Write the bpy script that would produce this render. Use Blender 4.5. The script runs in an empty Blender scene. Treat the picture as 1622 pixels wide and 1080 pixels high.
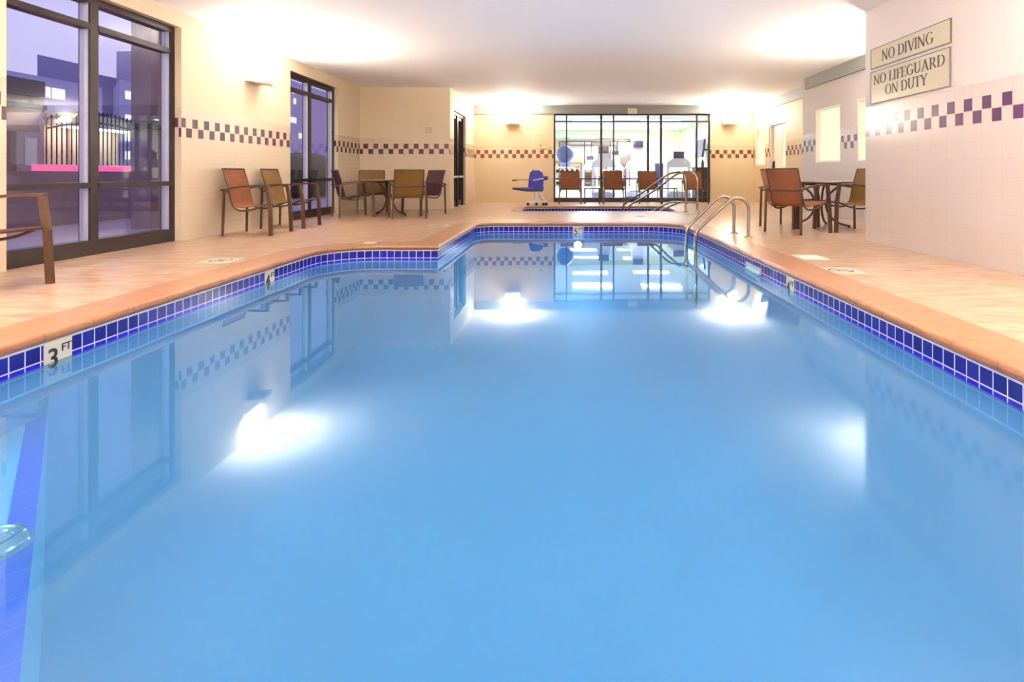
import bpy, bmesh, math, random
from mathutils import Vector, Matrix
from mathutils.geometry import tessellate_polygon
random.seed(7)
PI = math.pi
scene = bpy.context.scene
COL = scene.collection

# ------------------------------------------------------------------ camera
W, H = 1622, 1080
F, VX, VY, CH = 900.0, 895.0, 275.0, 0.82
cd = bpy.data.cameras.new('camera'); cam = bpy.data.objects.new('camera', cd); COL.objects.link(cam)
cam.location = (0, 0, CH); cam.rotation_euler = (PI/2, 0, 0)
cd.sensor_width = 36; cd.lens = 36*F/W
cd.shift_x = (W/2-VX)/W; cd.shift_y = -(H/2-VY)/W
cd.clip_start = 0.05; cd.clip_end = 300
scene.camera = cam
scene.view_settings.view_transform = 'Standard'; scene.view_settings.look = 'None'
scene.view_settings.gamma = 1; scene.view_settings.use_curve_mapping = False
scene.view_settings.exposure = 1.5

# ------------------------------------------------------------------ materials
def srgb(r, g, b):
    f = lambda c: (c/255/12.92) if c/255 <= .04045 else ((c/255+.055)/1.055)**2.4
    return (f(r), f(g), f(b), 1)
class NT:
    def __init__(s, name):
        s.m = bpy.data.materials.new(name); s.m.use_nodes = True
        s.t = s.m.node_tree; s.n = s.t.nodes; s.n.clear()
        s.out = s.n.new('ShaderNodeOutputMaterial')
    def node(s, typ, **kw):
        n = s.n.new(typ)
        for k, v in kw.items():
            if k.startswith('i_'):
                key = k[2:].replace('_', ' '); n.inputs[key].default_value = v
            else: setattr(n, k, v)
        return n
    def link(s, a, b): s.t.links.new(a, b)
    def math(s, op, a, b=None, c=None):
        n = s.n.new('ShaderNodeMath'); n.operation = op
        for i, v in enumerate((a, b, c)):
            if v is None: continue
            if isinstance(v, (int, float)): n.inputs[i].default_value = v
            else: s.link(v, n.inputs[i])
        return n.outputs[0]
    def mix(s, fac, a, b, bt='MIX'):
        n = s.n.new('ShaderNodeMix'); n.data_type = 'RGBA'; n.blend_type = bt
        for idx, v in ((0, fac), (6, a), (7, b)):
            if isinstance(v, (int, float)): n.inputs[idx].default_value = v
            elif isinstance(v, tuple): n.inputs[idx].default_value = v
            else: s.link(v, n.inputs[idx])
        return n.outputs[2]
    def bsdf(s, col=None, rough=.5, metal=0, spec=.5, normal=None):
        b = s.n.new('ShaderNodeBsdfPrincipled')
        if isinstance(col, tuple): b.inputs['Base Color'].default_value = col
        elif col is not None: s.link(col, b.inputs['Base Color'])
        if isinstance(rough, (int, float)): b.inputs['Roughness'].default_value = rough
        else: s.link(rough, b.inputs['Roughness'])
        b.inputs['Metallic'].default_value = metal
        b.inputs['Specular IOR Level'].default_value = spec
        if normal is not None: s.link(normal, b.inputs['Normal'])
        s.link(b.outputs[0], s.out.inputs[0]); return b
    def noise(s, vec, scale, detail=3, rough=.5):
        n = s.node('ShaderNodeTexNoise'); n.inputs['Scale'].default_value = scale
        n.inputs['Detail'].default_value = detail; n.inputs['Roughness'].default_value = rough
        if vec is not None: s.link(vec, n.inputs['Vector'])
        return n.outputs[0]
    def bump(s, h, strength=.2, dist=.01):
        n = s.node('ShaderNodeBump'); n.inputs['Strength'].default_value = strength
        n.inputs['Distance'].default_value = dist; s.link(h, n.inputs['Height']); return n.outputs[0]
    def objco(s, scale=(1, 1, 1)):
        c = s.node('ShaderNodeTexCoord'); mp = s.node('ShaderNodeMapping'); mp.inputs['Scale'].default_value = scale
        s.link(c.outputs['Object'], mp.inputs['Vector']); return mp.outputs[0]

def plain(name, rgb, rough=.5, metal=0, spec=.5, var=.06, scale=12):
    t = NT(name); co = t.objco()
    nz = t.noise(co, scale)
    c = srgb(*rgb); d = tuple(x*(1-var*3) for x in c[:3])+(1,); e = tuple(min(1, x*(1+var)) for x in c[:3])+(1,)
    t.bsdf(t.mix(nz, d, e), rough, metal, spec); return t.m
def emit(name, rgb, strength):
    t = NT(name); e = t.node('ShaderNodeEmission'); e.inputs[0].default_value = srgb(*rgb); e.inputs[1].default_value = strength
    t.link(e.outputs[0], t.out.inputs[0]); return t.m

def wall_mat(name, paint, tile, dark, phase=0.0, row=0):
    """painted upper wall, a two-row chequered tile band and glazed tiles below; UV is in metres"""
    t = NT(name)
    uv = t.node('ShaderNodeUVMap'); sep = t.node('ShaderNodeSeparateXYZ'); t.link(uv.outputs[0], sep.inputs[0])
    u0, v = sep.outputs[0], sep.outputs[1]
    u = t.math('ADD', u0, 100*.115+phase)
    P, R, Z0 = .115, .12, 1.265
    cu = t.math('DIVIDE', u, P); cv = t.math('DIVIDE', t.math('SUBTRACT', v, Z0), R)
    fu, fv = t.math('FRACT', cu), t.math('FRACT', cv)
    def line(f, w):   # 1 on the tile, 0 in the joint
        return t.math('MULTIPLY', t.math('GREATER_THAN', f, w), t.math('LESS_THAN', f, 1-w))
    inband = t.math('MULTIPLY', t.math('GREATER_THAN', v, Z0), t.math('LESS_THAN', v, Z0+2*R))
    chk = t.math('MODULO', t.math('ADD', t.math('ADD', t.math('FLOOR', cu), t.math('FLOOR', cv)), 10+row), 2)
    chk = t.math('GREATER_THAN', chk, .5)
    dk = t.math('MULTIPLY', t.math('MULTIPLY', chk, inband), t.math('MULTIPLY', line(fu, .03), line(fv, .03)))
    # field tiles: wider joints grid
    gu = t.math('FRACT', t.math('DIVIDE', u, .23)); gv = t.math('FRACT', t.math('DIVIDE', t.math('SUBTRACT', v, Z0), .158))
    fieldline = t.math('MULTIPLY', line(gu, .008), line(gv, .012))
    bandline = t.math('MULTIPLY', line(fu, .02), line(fv, .02))
    above = t.math('GREATER_THAN', v, Z0)
    ln = t.math('ADD', t.math('MULTIPLY', above, bandline), t.math('MULTIPLY', t.math('SUBTRACT', 1, above), fieldline))
    tiled = t.math('LESS_THAN', v, 1.625)
    nz = t.noise(t.objco(), 1.5, 2)
    tl = srgb(*tile)
    tcol = t.mix(nz, tuple(x*.93 for x in tl[:3])+(1,), tl)
    grout = tuple(x*.86 for x in tl[:3])+(1,)
    c = t.mix(ln, grout, tcol)
    c = t.mix(dk, c, srgb(*dark))
    n2 = t.noise(t.objco(), 3, 3)
    pc = srgb(*paint); pcol = t.mix(n2, tuple(x*.96 for x in pc[:3])+(1,), pc)
    c = t.mix(tiled, pcol, c)
    rough = t.math('ADD', t.math('MULTIPLY', tiled, -.42), .62)
    bmp = t.bump(t.math('MULTIPLY', ln, tiled), .25, .002)
    t.bsdf(c, rough, 0, .5, bmp)
    return t.m

M = {}
M['wall_warm'] = wall_mat('tile wall warm', (220, 202, 174), (214, 196, 172), (84, 44, 58), 0.0)
M['wall_back'] = wall_mat('tile wall back', (218, 197, 162), (216, 194, 158), (112, 62, 48), 0.03)
M['wall_pale'] = wall_mat('tile wall pale', (198, 188, 184), (194, 182, 178), (78, 44, 84), 0.05, 1)
M['ceiling'] = plain('white ceiling paint', (252, 252, 252), .8, var=.005, scale=2)
M['grey_beam'] = plain('grey painted beam', (150, 152, 148), .6, var=.03)
M['frame'] = plain('dark bronze window metal', (52, 40, 40), .35, .3, var=.05)
M['frame_light'] = plain('pale metal bead', (205, 205, 215), .3, .4)
M['bronze'] = plain('brown bronze chair metal', (92, 66, 50), .38, .45, var=.05)
M['rail'] = plain('brushed steel tube', (176, 164, 150), .24, .9, var=.03)
M['chrome'] = plain('polished chrome', (215, 218, 222), .1, 1, var=.01)
M['white_plastic'] = plain('white plastic', (232, 230, 226), .4)
M['black'] = plain('black plastic', (26, 26, 30), .4)
M['cream'] = plain('cream enamel', (236, 228, 210), .4, var=.02)
M['plate'] = plain('pale marker tile', (208, 202, 184), .3, var=.03)
M['ink_soft'] = plain('worn grey ink', (120, 116, 104), .6)
M['ink'] = plain('black ink', (28, 38, 36), .5)
M['sign_face'] = plain('sign face beige', (190, 180, 160), .18, var=.02, scale=4)
M['sign_ink'] = plain('sign lettering brown', (70, 58, 58), .4)
M['sign_edge'] = plain('sign edge grey', (116, 106, 100), .4)
M['plaster'] = plain('pool plaster blue', (112, 168, 206), .7, var=.02, scale=1.2)
M['step_white'] = plain('pool step plaster', (150, 204, 234), .6, var=.02, scale=3)
M['blue_vinyl'] = plain('royal blue vinyl', (44, 46, 190), .4, var=.03)
M['dark_blue'] = plain('dark blue vinyl', (40, 38, 110), .4, var=.03)
M['ball'] = plain('blue rubber', (56, 112, 205), .35, var=.02)
M['gym_white'] = plain('gym white paint', (232, 236, 232), .6, var=.01)
M['gym_green'] = plain('gym green paint', (214, 222, 184), .6, var=.02)
M['gym_grey'] = plain('machine grey', (176, 182, 205), .35)
M['gym_white_m'] = plain('machine white', (232, 234, 244), .3)
M['screen'] = plain('dark screen', (62, 58, 96), .2)
M['wood_dark'] = plain('dark cabinet wood', (70, 52, 48), .4, var=.1, scale=20)
M['tabletop'] = plain('taupe table top', (150, 128, 112), .22, var=.06, scale=6)
M['grout_strip'] = plain('pale grout', (196, 204, 214), .5, var=.02)
M['brown_stucco'] = plain('brown stucco', (158, 134, 136), .8, var=.05, scale=5)
M['dark_stucco'] = plain('dark grey fascia', (84, 80, 84), .8, var=.05)
M['far_purple'] = plain('slate clad tower', (140, 138, 186), .8, var=.03, scale=1)
M['far_grey'] = plain('grey clad tower', (176, 172, 206), .8, var=.03, scale=1)
M['tan_wall'] = plain('tan render', (196, 176, 170), .8, var=.05)
M['patio'] = plain('patio paving', (196, 182, 192), .35, var=.08, scale=3)
M['hedge'] = plain('hedge leaves', (60, 78, 52), .8, var=.25, scale=9)
M['lit_window'] = emit('lit office glass', (236, 240, 255), .5)
M['warm_pane'] = emit('lit frosted glass', (255, 240, 205), .42)
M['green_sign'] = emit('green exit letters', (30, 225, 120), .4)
M['pink_glow'] = emit('pink neon', (255, 110, 175), .42)
M['fluor'] = emit('fluorescent lens', (250, 252, 255), 2.2)
M['lamp_lens'] = emit('warm lamp lens', (255, 247, 236), 800.0)  # lens of the wall lamps added out of view
M['lamp_lens_low'] = emit('dimmer lamp lens', (255, 245, 230), 330.0)
M['pool_lens'] = emit('pool lamp lens', (225, 240, 255), 6.0)

def sling_mat(name, rgb):
    t = NT(name); co = t.objco((1, 1, 1))
    w1 = t.node('ShaderNodeTexWave'); w1.bands_direction = 'Y'; w1.inputs['Scale'].default_value = 60; t.link(co, w1.inputs[0])
    w2 = t.node('ShaderNodeTexWave'); w2.bands_direction = 'Z'; w2.inputs['Scale'].default_value = 60; t.link(co, w2.inputs[0])
    a = t.math('MULTIPLY', w1.outputs[1], w2.outputs[1])
    c = srgb(*rgb); d = tuple(x*.62 for x in c[:3])+(1,); e = tuple(min(1, x*1.15) for x in c[:3])+(1,)
    col = t.mix(t.noise(co, 5), t.mix(a, d, c), e)
    p = t.node('ShaderNodeBsdfPrincipled'); t.link(col, p.inputs['Base Color']); p.inputs['Roughness'].default_value = .6
    tr = t.node('ShaderNodeBsdfTranslucent'); t.link(col, tr.inputs[0])
    mx = t.node('ShaderNodeMixShader'); mx.inputs[0].default_value = .35
    t.link(p.outputs[0], mx.inputs[1]); t.link(tr.outputs[0], mx.inputs[2]); t.link(mx.outputs[0], t.out.inputs[0])
    return t.m
M['sling_rust'] = sling_mat('rust woven sling', (148, 88, 52))
M['sling_olive'] = sling_mat('tan woven sling', (134, 98, 46))
M['sling_plum'] = sling_mat('plum woven sling', (98, 58, 68))

def deck_mat():
    t = NT('stone deck tile'); co = t.objco()
    def rot(s, r):
        mp = t.node('ShaderNodeMapping'); mp.inputs['Scale'].default_value = s; mp.inputs['Rotation'].default_value = (0, 0, r)
        c = t.node('ShaderNodeTexCoord'); t.link(c.outputs['Object'], mp.inputs['Vector']); return mp.outputs[0]
    n1 = t.noise(rot((1.4, 5, 1), .2), 2.2, 6, .6); n2 = t.noise(rot((1, 1, 1), 0), .8, 2); n3 = t.noise(rot((3, 14, 1), .1), 3, 4)
    ramp = t.node('ShaderNodeValToRGB'); t.link(n1, ramp.inputs[0])
    ramp.color_ramp.elements[0].position = .34; ramp.color_ramp.elements[0].color = srgb(150, 110, 82)
    ramp.color_ramp.elements[1].position = .68; ramp.color_ramp.elements[1].color = srgb(214, 188, 160)
    c = t.mix(t.math('MULTIPLY', n2, .5), ramp.outputs[0], srgb(196, 154, 128))
    c = t.mix(t.math('MULTIPLY', n3, .35), c, srgb(148, 110, 82))
    br = t.node('ShaderNodeTexBrick'); br.offset = .5; br.inputs['Scale'].default_value = 1
    br.inputs['Brick Width'].default_value = .6; br.inputs['Row Height'].default_value = .3; br.inputs['Mortar Size'].default_value = .004
    br.inputs['Mortar Smooth'].default_value = .3
    t.link(rot((1, 1, 1), 0), br.inputs['Vector'])
    c = t.mix(t.math('MULTIPLY', br.outputs['Fac'], .22), c, srgb(160, 124, 98))
    bmp = t.bump(t.math('SUBTRACT', t.math('ADD', n3, t.math('MULTIPLY', n1, .6)), br.outputs['Fac']), .10, .004)
    b = t.bsdf(c, .30, 0, .45, bmp)
    return t.m
M['deck'] = deck_mat()
def coping_mat():
    t = NT('terracotta coping'); uv = t.node('ShaderNodeUVMap'); sep = t.node('ShaderNodeSeparateXYZ'); t.link(uv.outputs[0], sep.inputs[0])
    fu = t.math('FRACT', t.math('DIVIDE', sep.outputs[0], .3)); j = t.math('LESS_THAN', fu, .025)
    n = t.noise(t.objco((2, 5, 2)), 2.5, 5, .6)
    cell = t.node('ShaderNodeTexWhiteNoise'); cell.noise_dimensions = '1D'; t.link(t.math('FLOOR', t.math('DIVIDE', sep.outputs[0], .3)), cell.inputs['W'])
    c = t.mix(n, srgb(136, 88, 56), srgb(184, 134, 98)); c = t.mix(t.math('MULTIPLY', cell.outputs[0], .3), c, srgb(158, 104, 78))
    c = t.mix(j, c, srgb(120, 90, 66))
    t.bsdf(c, .33, 0, .45, t.bump(n, .12, .004)); return t.m
M['coping'] = coping_mat()
def pool_tile_mat():
    t = NT('cobalt waterline tile'); uv = t.node('ShaderNodeUVMap'); sep = t.node('ShaderNodeSeparateXYZ'); t.link(uv.outputs[0], sep.inputs[0])
    u = t.math('ADD', t.math('DIVIDE', sep.outputs[0], .083), 100); v = t.math('DIVIDE', t.math('SUBTRACT', -.056, sep.outputs[1]), .083)
    fu, fv = t.math('FRACT', u), t.math('FRACT', v)
    tile = t.math('MULTIPLY', t.math('MULTIPLY', t.math('GREATER_THAN', fu, .04), t.math('LESS_THAN', fu, .96)),
                  t.math('MULTIPLY', t.math('GREATER_THAN', fv, .04), t.math('LESS_THAN', fv, .96)))
    tile = t.math('MULTIPLY', tile, t.math('GREATER_THAN', v, 0))
    cell = t.node('ShaderNodeTexWhiteNoise'); cell.noise_dimensions = '1D'; t.link(t.math('FLOOR', u), cell.inputs['W'])
    c = t.mix(cell.outputs[0], srgb(16, 16, 108), srgb(26, 28, 136))
    c = t.mix(t.math('GREATER_THAN', v, 1), c, srgb(40, 14, 190))
    c = t.mix(tile, srgb(206, 206, 240), c)
    t.bsdf(c, .15, 0, .5); return t.m
M['pool_tile'] = pool_tile_mat()

def glass_mat():
    t = NT('clear window glass')
    fr = t.node('ShaderNodeFresnel'); ge = t.node('ShaderNodeNewGeometry')
    t.link(t.math('ADD', 1.5, t.math('MULTIPLY', ge.outputs['Backfacing'], 1/1.5-1.5)), fr.inputs[0])
    tr = t.node('ShaderNodeBsdfTransparent'); tr.inputs[0].default_value = (.93, .93, .96, 1)
    gl = t.node('ShaderNodeBsdfGlossy'); gl.inputs['Roughness'].default_value = .02
    mx = t.node('ShaderNodeMixShader'); t.link(fr.outputs[0], mx.inputs[0]); t.link(tr.outputs[0], mx.inputs[1]); t.link(gl.outputs[0], mx.inputs[2])
    t.link(mx.outputs[0], t.out.inputs[0]); return t.m
M['glass'] = glass_mat()
def mirror_mat():
    t = NT('gym wall mirror'); t.bsdf((.85, .9, .88, 1), .02, 1); return t.m
M['mirror'] = mirror_mat()

def water_mat():
    t = NT('pool water')
    co = t.objco()
    nz = t.noise(t.objco((1, 1, 1)), .9, 2); n2 = t.noise(t.objco((.5, .5, 1)), .6, 2)
    bmp = t.bump(t.math('ADD', nz, t.math('MULTIPLY', t.noise(co, 3.0, 2), .15)), .05, .03)
    fr = t.node('ShaderNodeFresnel'); t.link(bmp, fr.inputs['Normal']); ge = t.node('ShaderNodeNewGeometry')
    t.link(t.math('ADD', 1.33, t.math('MULTIPLY', ge.outputs['Backfacing'], 1/1.33-1.33)), fr.inputs[0])
    gl = t.node('ShaderNodeBsdfGlossy'); gl.inputs[0].default_value = (.80, .90, 1, 1)
    sx = t.node('ShaderNodeSeparateXYZ'); t.link(co, sx.inputs[0])
    def ramp(v, a, b):
        m = t.node('ShaderNodeMapRange', interpolation_type='SMOOTHSTEP'); m.inputs[1].default_value = a; m.inputs[2].default_value = b; t.link(v, m.inputs[0]); return m.outputs[0]
    stir = t.math('MULTIPLY', ramp(sx.outputs[0], -1.8, 1.4), ramp(sx.outputs[1], 6.6, 3.2))   # livelier water by the return jets
    stir = t.math('ADD', t.math('MULTIPLY', stir, .045), t.math('MULTIPLY', ramp(sx.outputs[1], 5.2, 2.6), .015))
    ro = t.math('ADD', t.math('ADD', t.math('MULTIPLY', n2, .006), .007), stir); t.link(ro, gl.inputs['Roughness']); t.link(bmp, gl.inputs['Normal'])
    tr = t.node('ShaderNodeBsdfTransparent'); tr.inputs[0].default_value = (.38, .68, .88, 1)
    df = t.node('ShaderNodeBsdfDiffuse')
    t.link(t.mix(n2, srgb(80, 138, 182), srgb(104, 156, 200)), df.inputs[0])
    m1 = t.node('ShaderNodeMixShader'); m1.inputs[0].default_value = .30
    t.link(tr.outputs[0], m1.inputs[1]); t.link(df.outputs[0], m1.inputs[2])
    m2 = t.node('ShaderNodeMixShader'); t.link(fr.outputs[0], m2.inputs[0])
    t.link(m1.outputs[0], m2.inputs[1]); t.link(gl.outputs[0], m2.inputs[2])
    t.link(m2.outputs[0], t.out.inputs[0]); return t.m
M['water'] = water_mat()

# ------------------------------------------------------------------ mesh helpers
class MB:
    def __init__(s): s.v = []; s.f = []; s.uv = {}; s.sm = set()
    def add(s, vs, fs, smooth=False, uvs=None):
        o = len(s.v); s.v += [tuple(p) for p in vs]
        for k, f in enumerate(fs):
            if smooth: s.sm.add(len(s.f))
            if uvs: s.uv[len(s.f)] = uvs[k]
            s.f.append(tuple(i+o for i in f))
        return s
    def box(s, x0, x1, y0, y1, z0, z1, m=None):
        vs = [Vector((x, y, z)) for z in (z0, z1) for y in (y0, y1) for x in (x0, x1)]
        if m: vs = [m @ p for p in vs]
        return s.add(vs, [(0, 2, 3, 1), (4, 5, 7, 6), (0, 1, 5, 4), (2, 6, 7, 3), (0, 4, 6, 2), (1, 3, 7, 5)])
    def bar(s, a, b, w, d, up=(0, 0, 1)):
        a, b = Vector(a), Vector(b); t = (b-a).normalized(); up = Vector(up)
        if abs(t.dot(up)) > .98: up = Vector((1, 0, 0))
        x = t.cross(up).normalized(); y = x.cross(t)
        vs = []
        for p in (a, b):
            for sx, sy in ((-1, -1), (1, -1), (1, 1), (-1, 1)): vs.append(p+x*sx*w/2+y*sy*d/2)
        return s.add(vs, [(3, 2, 1, 0), (4, 5, 6, 7), (0, 1, 5, 4), (1, 2, 6, 5), (2, 3, 7, 6), (3, 0, 4, 7)])
    def tube(s, pts, r, n=10, closed=False, cap=True, flat=None):
        pts = [Vector(p) for p in pts]; N = len(pts); rings = []
        rr = r if isinstance(r, (list, tuple)) else [r]*N
        pu = None
        for i, p in enumerate(pts):
            if closed: t = (pts[(i+1) % N]-pts[i-1]).normalized()
            else: t = (pts[min(i+1, N-1)]-pts[max(i-1, 0)]).normalized()
            if pu is None:
                ref = Vector((0, 0, 1)) if abs(t.z) < .9 else Vector((1, 0, 0))
                pu = (ref-t*ref.dot(t)).normalized()
            else: pu = (pu-t*pu.dot(t)).normalized()
            b = t.cross(pu)
            fl = flat or (1, 1)
            rings.append([p+pu*math.cos(2*PI*k/n)*rr[i]*fl[0]+b*math.sin(2*PI*k/n)*rr[i]*fl[1] for k in range(n)])
        vs = [q for rg in rings for q in rg]; fs = []
        for i in range(N if closed else N-1):
            j = (i+1) % N
            for k in range(n): fs.append((i*n+k, i*n+(k+1) % n, j*n+(k+1) % n, j*n+k))
        s.add(vs, fs, True)
        if cap and not closed:
            s.add(rings[0], [tuple(reversed(range(n)))]); s.add(rings[-1], [tuple(range(n))])
        return s
    def strip(s, pts, w, th, axis=(0, 1, 0)):
        """flat ribbon of width w along axis, thickness th, following pts"""
        pts = [Vector(p) for p in pts]; ax = Vector(axis); vs = []; N = len(pts)
        for i, p in enumerate(pts):
            t = (pts[min(i+1, N-1)]-pts[max(i-1, 0)]).normalized(); nn = t.cross(ax).normalized()
            for a, b in ((-1, -1), (1, -1), (1, 1), (-1, 1)): vs.append(p+ax*a*w/2+nn*b*th/2)
        fs = []
        for i in range(N-1):
            for k in range(4): fs.append((i*4+k, i*4+(k+1) % 4, i*4+4+(k+1) % 4, i*4+4+k))
        fs += [(3, 2, 1, 0), tuple(N*4-4+k for k in range(4))]
        return s.add(vs, fs)
    def lathe(s, prof, c=(0, 0, 0), n=24, m=None):
        vs = []; 
        for r, z in prof:
            for k in range(n):
                a = 2*PI*k/n; p = Vector((c[0]+r*math.cos(a), c[1]+r*math.sin(a), c[2]+z))
                vs.append(m @ p if m else p)
        fs = []
        for i in range(len(prof)-1):
            for k in range(n): fs.append((i*n+k, i*n+(k+1) % n, (i+1)*n+(k+1) % n, (i+1)*n+k))
        s.add(vs, fs, True)
        s.add(vs[:n], [tuple(reversed(range(n)))]); s.add(vs[-n:], [tuple(range(n))])
        return s
    def prism(s, poly, d0, d1, m):
        """polygon in local xy extruded along local z from d0 to d1, placed by m"""
        n = len(poly); tri = tessellate_polygon([[Vector((p[0], p[1], 0)) for p in poly]])
        vs = [m @ Vector((p[0], p[1], d0)) for p in poly]+[m @ Vector((p[0], p[1], d1)) for p in poly]
        fs = [tuple(t) for t in tri]+[tuple(i+n for i in t) for t in tri]
        fs += [(i, (i+1) % n, (i+1) % n+n, i+n) for i in range(n)]
        return s.add(vs, fs)
    def sphere(s, c, r, n=20, sc=(1, 1, 1)):
        prof = [(max(1e-4, r*math.sin(PI*i/n)), -r*math.cos(PI*i/n)) for i in range(n+1)]
        m = Matrix.Translation(c) @ Matrix.Diagonal((*sc, 1)); return s.lathe(prof, (0, 0, 0), 24, m)
    def build(s, name, mat, parent=None, loc=None, wuv=False, recalc=True):
        me = bpy.data.meshes.new(name); me.from_pydata(s.v, [], s.f); me.update()
        for i in s.sm: me.polygons[i].use_smooth = True
        if s.uv or wuv:
            ul = me.uv_layers.new(name='UVMap')
            for p in me.polygons:
                for k, li in enumerate(p.loop_indices):
                    if s.uv: ul.data[li].uv = s.uv[p.index][k]
                    else:
                        c = me.vertices[me.loops[li].vertex_index].co; n = p.normal
                        if abs(n.x) > .5: ul.data[li].uv = (c.y, c.z)
                        elif abs(n.y) > .5: ul.data[li].uv = (c.x, c.z)
                        else: ul.data[li].uv = (c.x, 2.0)
        if recalc and not s.uv:
            bm = bmesh.new(); bm.from_mesh(me); bmesh.ops.recalc_face_normals(bm, faces=bm.faces); bm.to_mesh(me); bm.free()
        me.materials.append(M[mat] if isinstance(mat, str) else mat)
        o = bpy.data.objects.new(name, me); COL.objects.link(o)
        if parent: o.parent = parent
        if loc: o.location = loc
        return o
def tag(o, label=None, cat=None, group=None, kind=None):
    if label: o['label'] = label
    if cat: o['category'] = cat
    if group: o['group'] = group
    if kind: o['kind'] = kind
    return o
def thing(name, label, cat, loc=(0, 0, 0), rz=0, group=None):
    o = bpy.data.objects.new(name, None); COL.objects.link(o); o.location = loc; o.rotation_euler = (0, 0, rz)
    o.empty_display_size = .1; return tag(o, label, cat, group)
def struct(o, cat=None, label=None): o['kind'] = 'structure'; return tag(o, label, cat)
def copy_tree(o, parent=None):
    c = o.copy(); COL.objects.link(c)
    if parent: c.parent = parent
    for ch in list(o.children): copy_tree(ch, c)
    return c
def arc(c, r, a0, a1, n, plane='xz'):
    out = []
    for i in range(n+1):
        a = math.radians(a0+(a1-a0)*i/n); q = (r*math.cos(a), r*math.sin(a))
        out.append((c[0]+q[0], c[1], c[2]+q[1]) if plane == 'xz' else (c[0]+q[0], c[1]+q[1], c[2]))
    return out
def smooth_path(pts, n=6):
    """Catmull-Rom through pts"""
    P = [Vector(p) for p in pts]; P = [2*P[0]-P[1]]+P+[2*P[-1]-P[-2]]; out = []
    for i in range(1, len(P)-2):
        for k in range(n):
            t = k/n; a, b, c, d = P[i-1], P[i], P[i+1], P[i+2]
            out.append(.5*((2*b)+(c-a)*t+(2*a-5*b+4*c-d)*t*t+(3*b-a-3*c+d)*t**3))
    out.append(P[-2]); return out

# ------------------------------------------------------------------ the room shell
XL, XR, XM, XF, YB, YN, ZC = -4.68, 3.675, 5.0, 5.44, 16.4, -3.5, 2.79
def wall(name, axis, a0, a1, t0, t1, openings=(), z1=ZC, mat='wall_warm'):
    """wall running along axis from a0 to a1, t0..t1 across; openings (a, b, z0, z1)"""
    mb = MB()
    us = sorted({a0, a1, *[o[0] for o in openings], *[o[1] for o in openings]})
    zs = sorted({0, z1, *[o[2] for o in openings], *[o[3] for o in openings]})
    def hole(u, z): return any(o[0] <= u <= o[1] and o[2] <= z <= o[3] for o in openings)
    for i in range(len(us)-1):
        for j in range(len(zs)-1):
            um, zm = (us[i]+us[i+1])/2, (zs[j]+zs[j+1])/2
            if hole(um, zm): continue
            if axis == 'y': mb.box(t0, t1, us[i], us[i+1], zs[j], zs[j+1])
            else: mb.box(us[i], us[i+1], t0, t1, zs[j], zs[j+1])
    return struct(mb.build(name, mat, wuv=True))
W1 = (4.76, 6.93, 0, 2.60); W2 = (9.68, 11.72, 0, 2.58)
wall('wall_left', 'y', YN, 12.95, XL-.25, XL, [W1, W2])
wall('wall_left_return', 'x', XL-.25, -2.62, 12.95, 13.15)
D1 = (13.4, 15.0, 0, 2.32)
wall('wall_left_recess', 'y', 13.15, YB, -2.87, -2.62, [D1])
GW = (-.33, 4.19, 0, 2.55)
wall('wall_back', 'x', -2.87, XF+.25, YB, YB+.2, [GW], mat='wall_back')
D2 = (14.0, 15.15, 0, 2.16); W3 = (15.45, 16.25, 1.05, 2.05)
wall('wall_right_far', 'y', 11.95, YB, XF, XF+.25, [D2, W3], mat='wall_back')
wall('wall_right_step', 'x', XM, XF+.25, 11.75, 11.95, mat='wall_pale')
W4 = (10.32, 11.36, 1.04, 2.09); W5 = (8.85, 9.72, 1.04, 2.09)
wall('wall_right_alcove', 'y', 6.95, 11.75, XM, XM+.25, [W4, W5], mat='wall_pale')
wall('wall_right_return', 'x', XR, XM+.25, 6.75, 6.95, mat='wall_pale')
wall('wall_right', 'y', YN, 6.75, XR, XR+.25, mat='wall_pale')
wall('wall_front', 'x', XL-.25, XR+.25, YN-.2, YN, mat='wall_warm')
struct(MB().box(XL-.4, XF+.4, YN-.3, YB+.2, ZC, ZC+.15).build('ceiling', 'ceiling'))
mb = MB(); mb.box(-2.62, XF-.05, YB-.05, YB, 2.55, ZC); struct(mb.build('trim_1', 'grey_beam'))
mb = MB(); mb.box(XF-.05, XF, 11.95, YB, 2.55, ZC); struct(mb.build('trim_2', 'grey_beam'))
mb = MB(); mb.box(XM-.05, XM, 6.95, 11.75, 2.56, ZC); struct(mb.build('trim_3', 'grey_beam'))

# ------------------------------------------------------------------ pool outline
def outline(corners):
    """corners (x, y, radius) anticlockwise seen from above -> dense loop"""
    out = []; n = len(corners)
    for i, (x, y, r) in enumerate(corners):
        p = Vector((x, y)); a = Vector(corners[i-1][:2]); b = Vector(corners[(i+1) % n][:2])
        if r <= 0: out.append(p); continue
        u, w = (a-p).normalized(), (b-p).normalized(); ang = u.angle(w); d = r/math.tan(ang/2)
        c = p+(u+w).normalized()*r/math.sin(ang/2); s, e = p+u*d, p+w*d
        a0 = math.atan2(s.y-c.y, s.x-c.x); a1 = math.atan2(e.y-c.y, e.x-c.x)
        da = (a1-a0+PI) % (2*PI)-PI; k = 10
        for j in range(k+1):
            t = a0+da*j/k; out.append(Vector((c.x+r*math.cos(t), c.y+r*math.sin(t))))
    return out
def offset(loop, d):
    n = len(loop); out = []
    for i in range(n):
        p = loop[i]; a = (p-loop[i-1]).normalized(); b = (loop[(i+1) % n]-p).normalized()
        na, nb = Vector((a.y, -a.x)), Vector((b.y, -b.x))      # outward for anticlockwise
        m = (na+nb).normalized(); out.append(p+m*d/max(.3, m.dot(na)))
    return out
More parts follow.
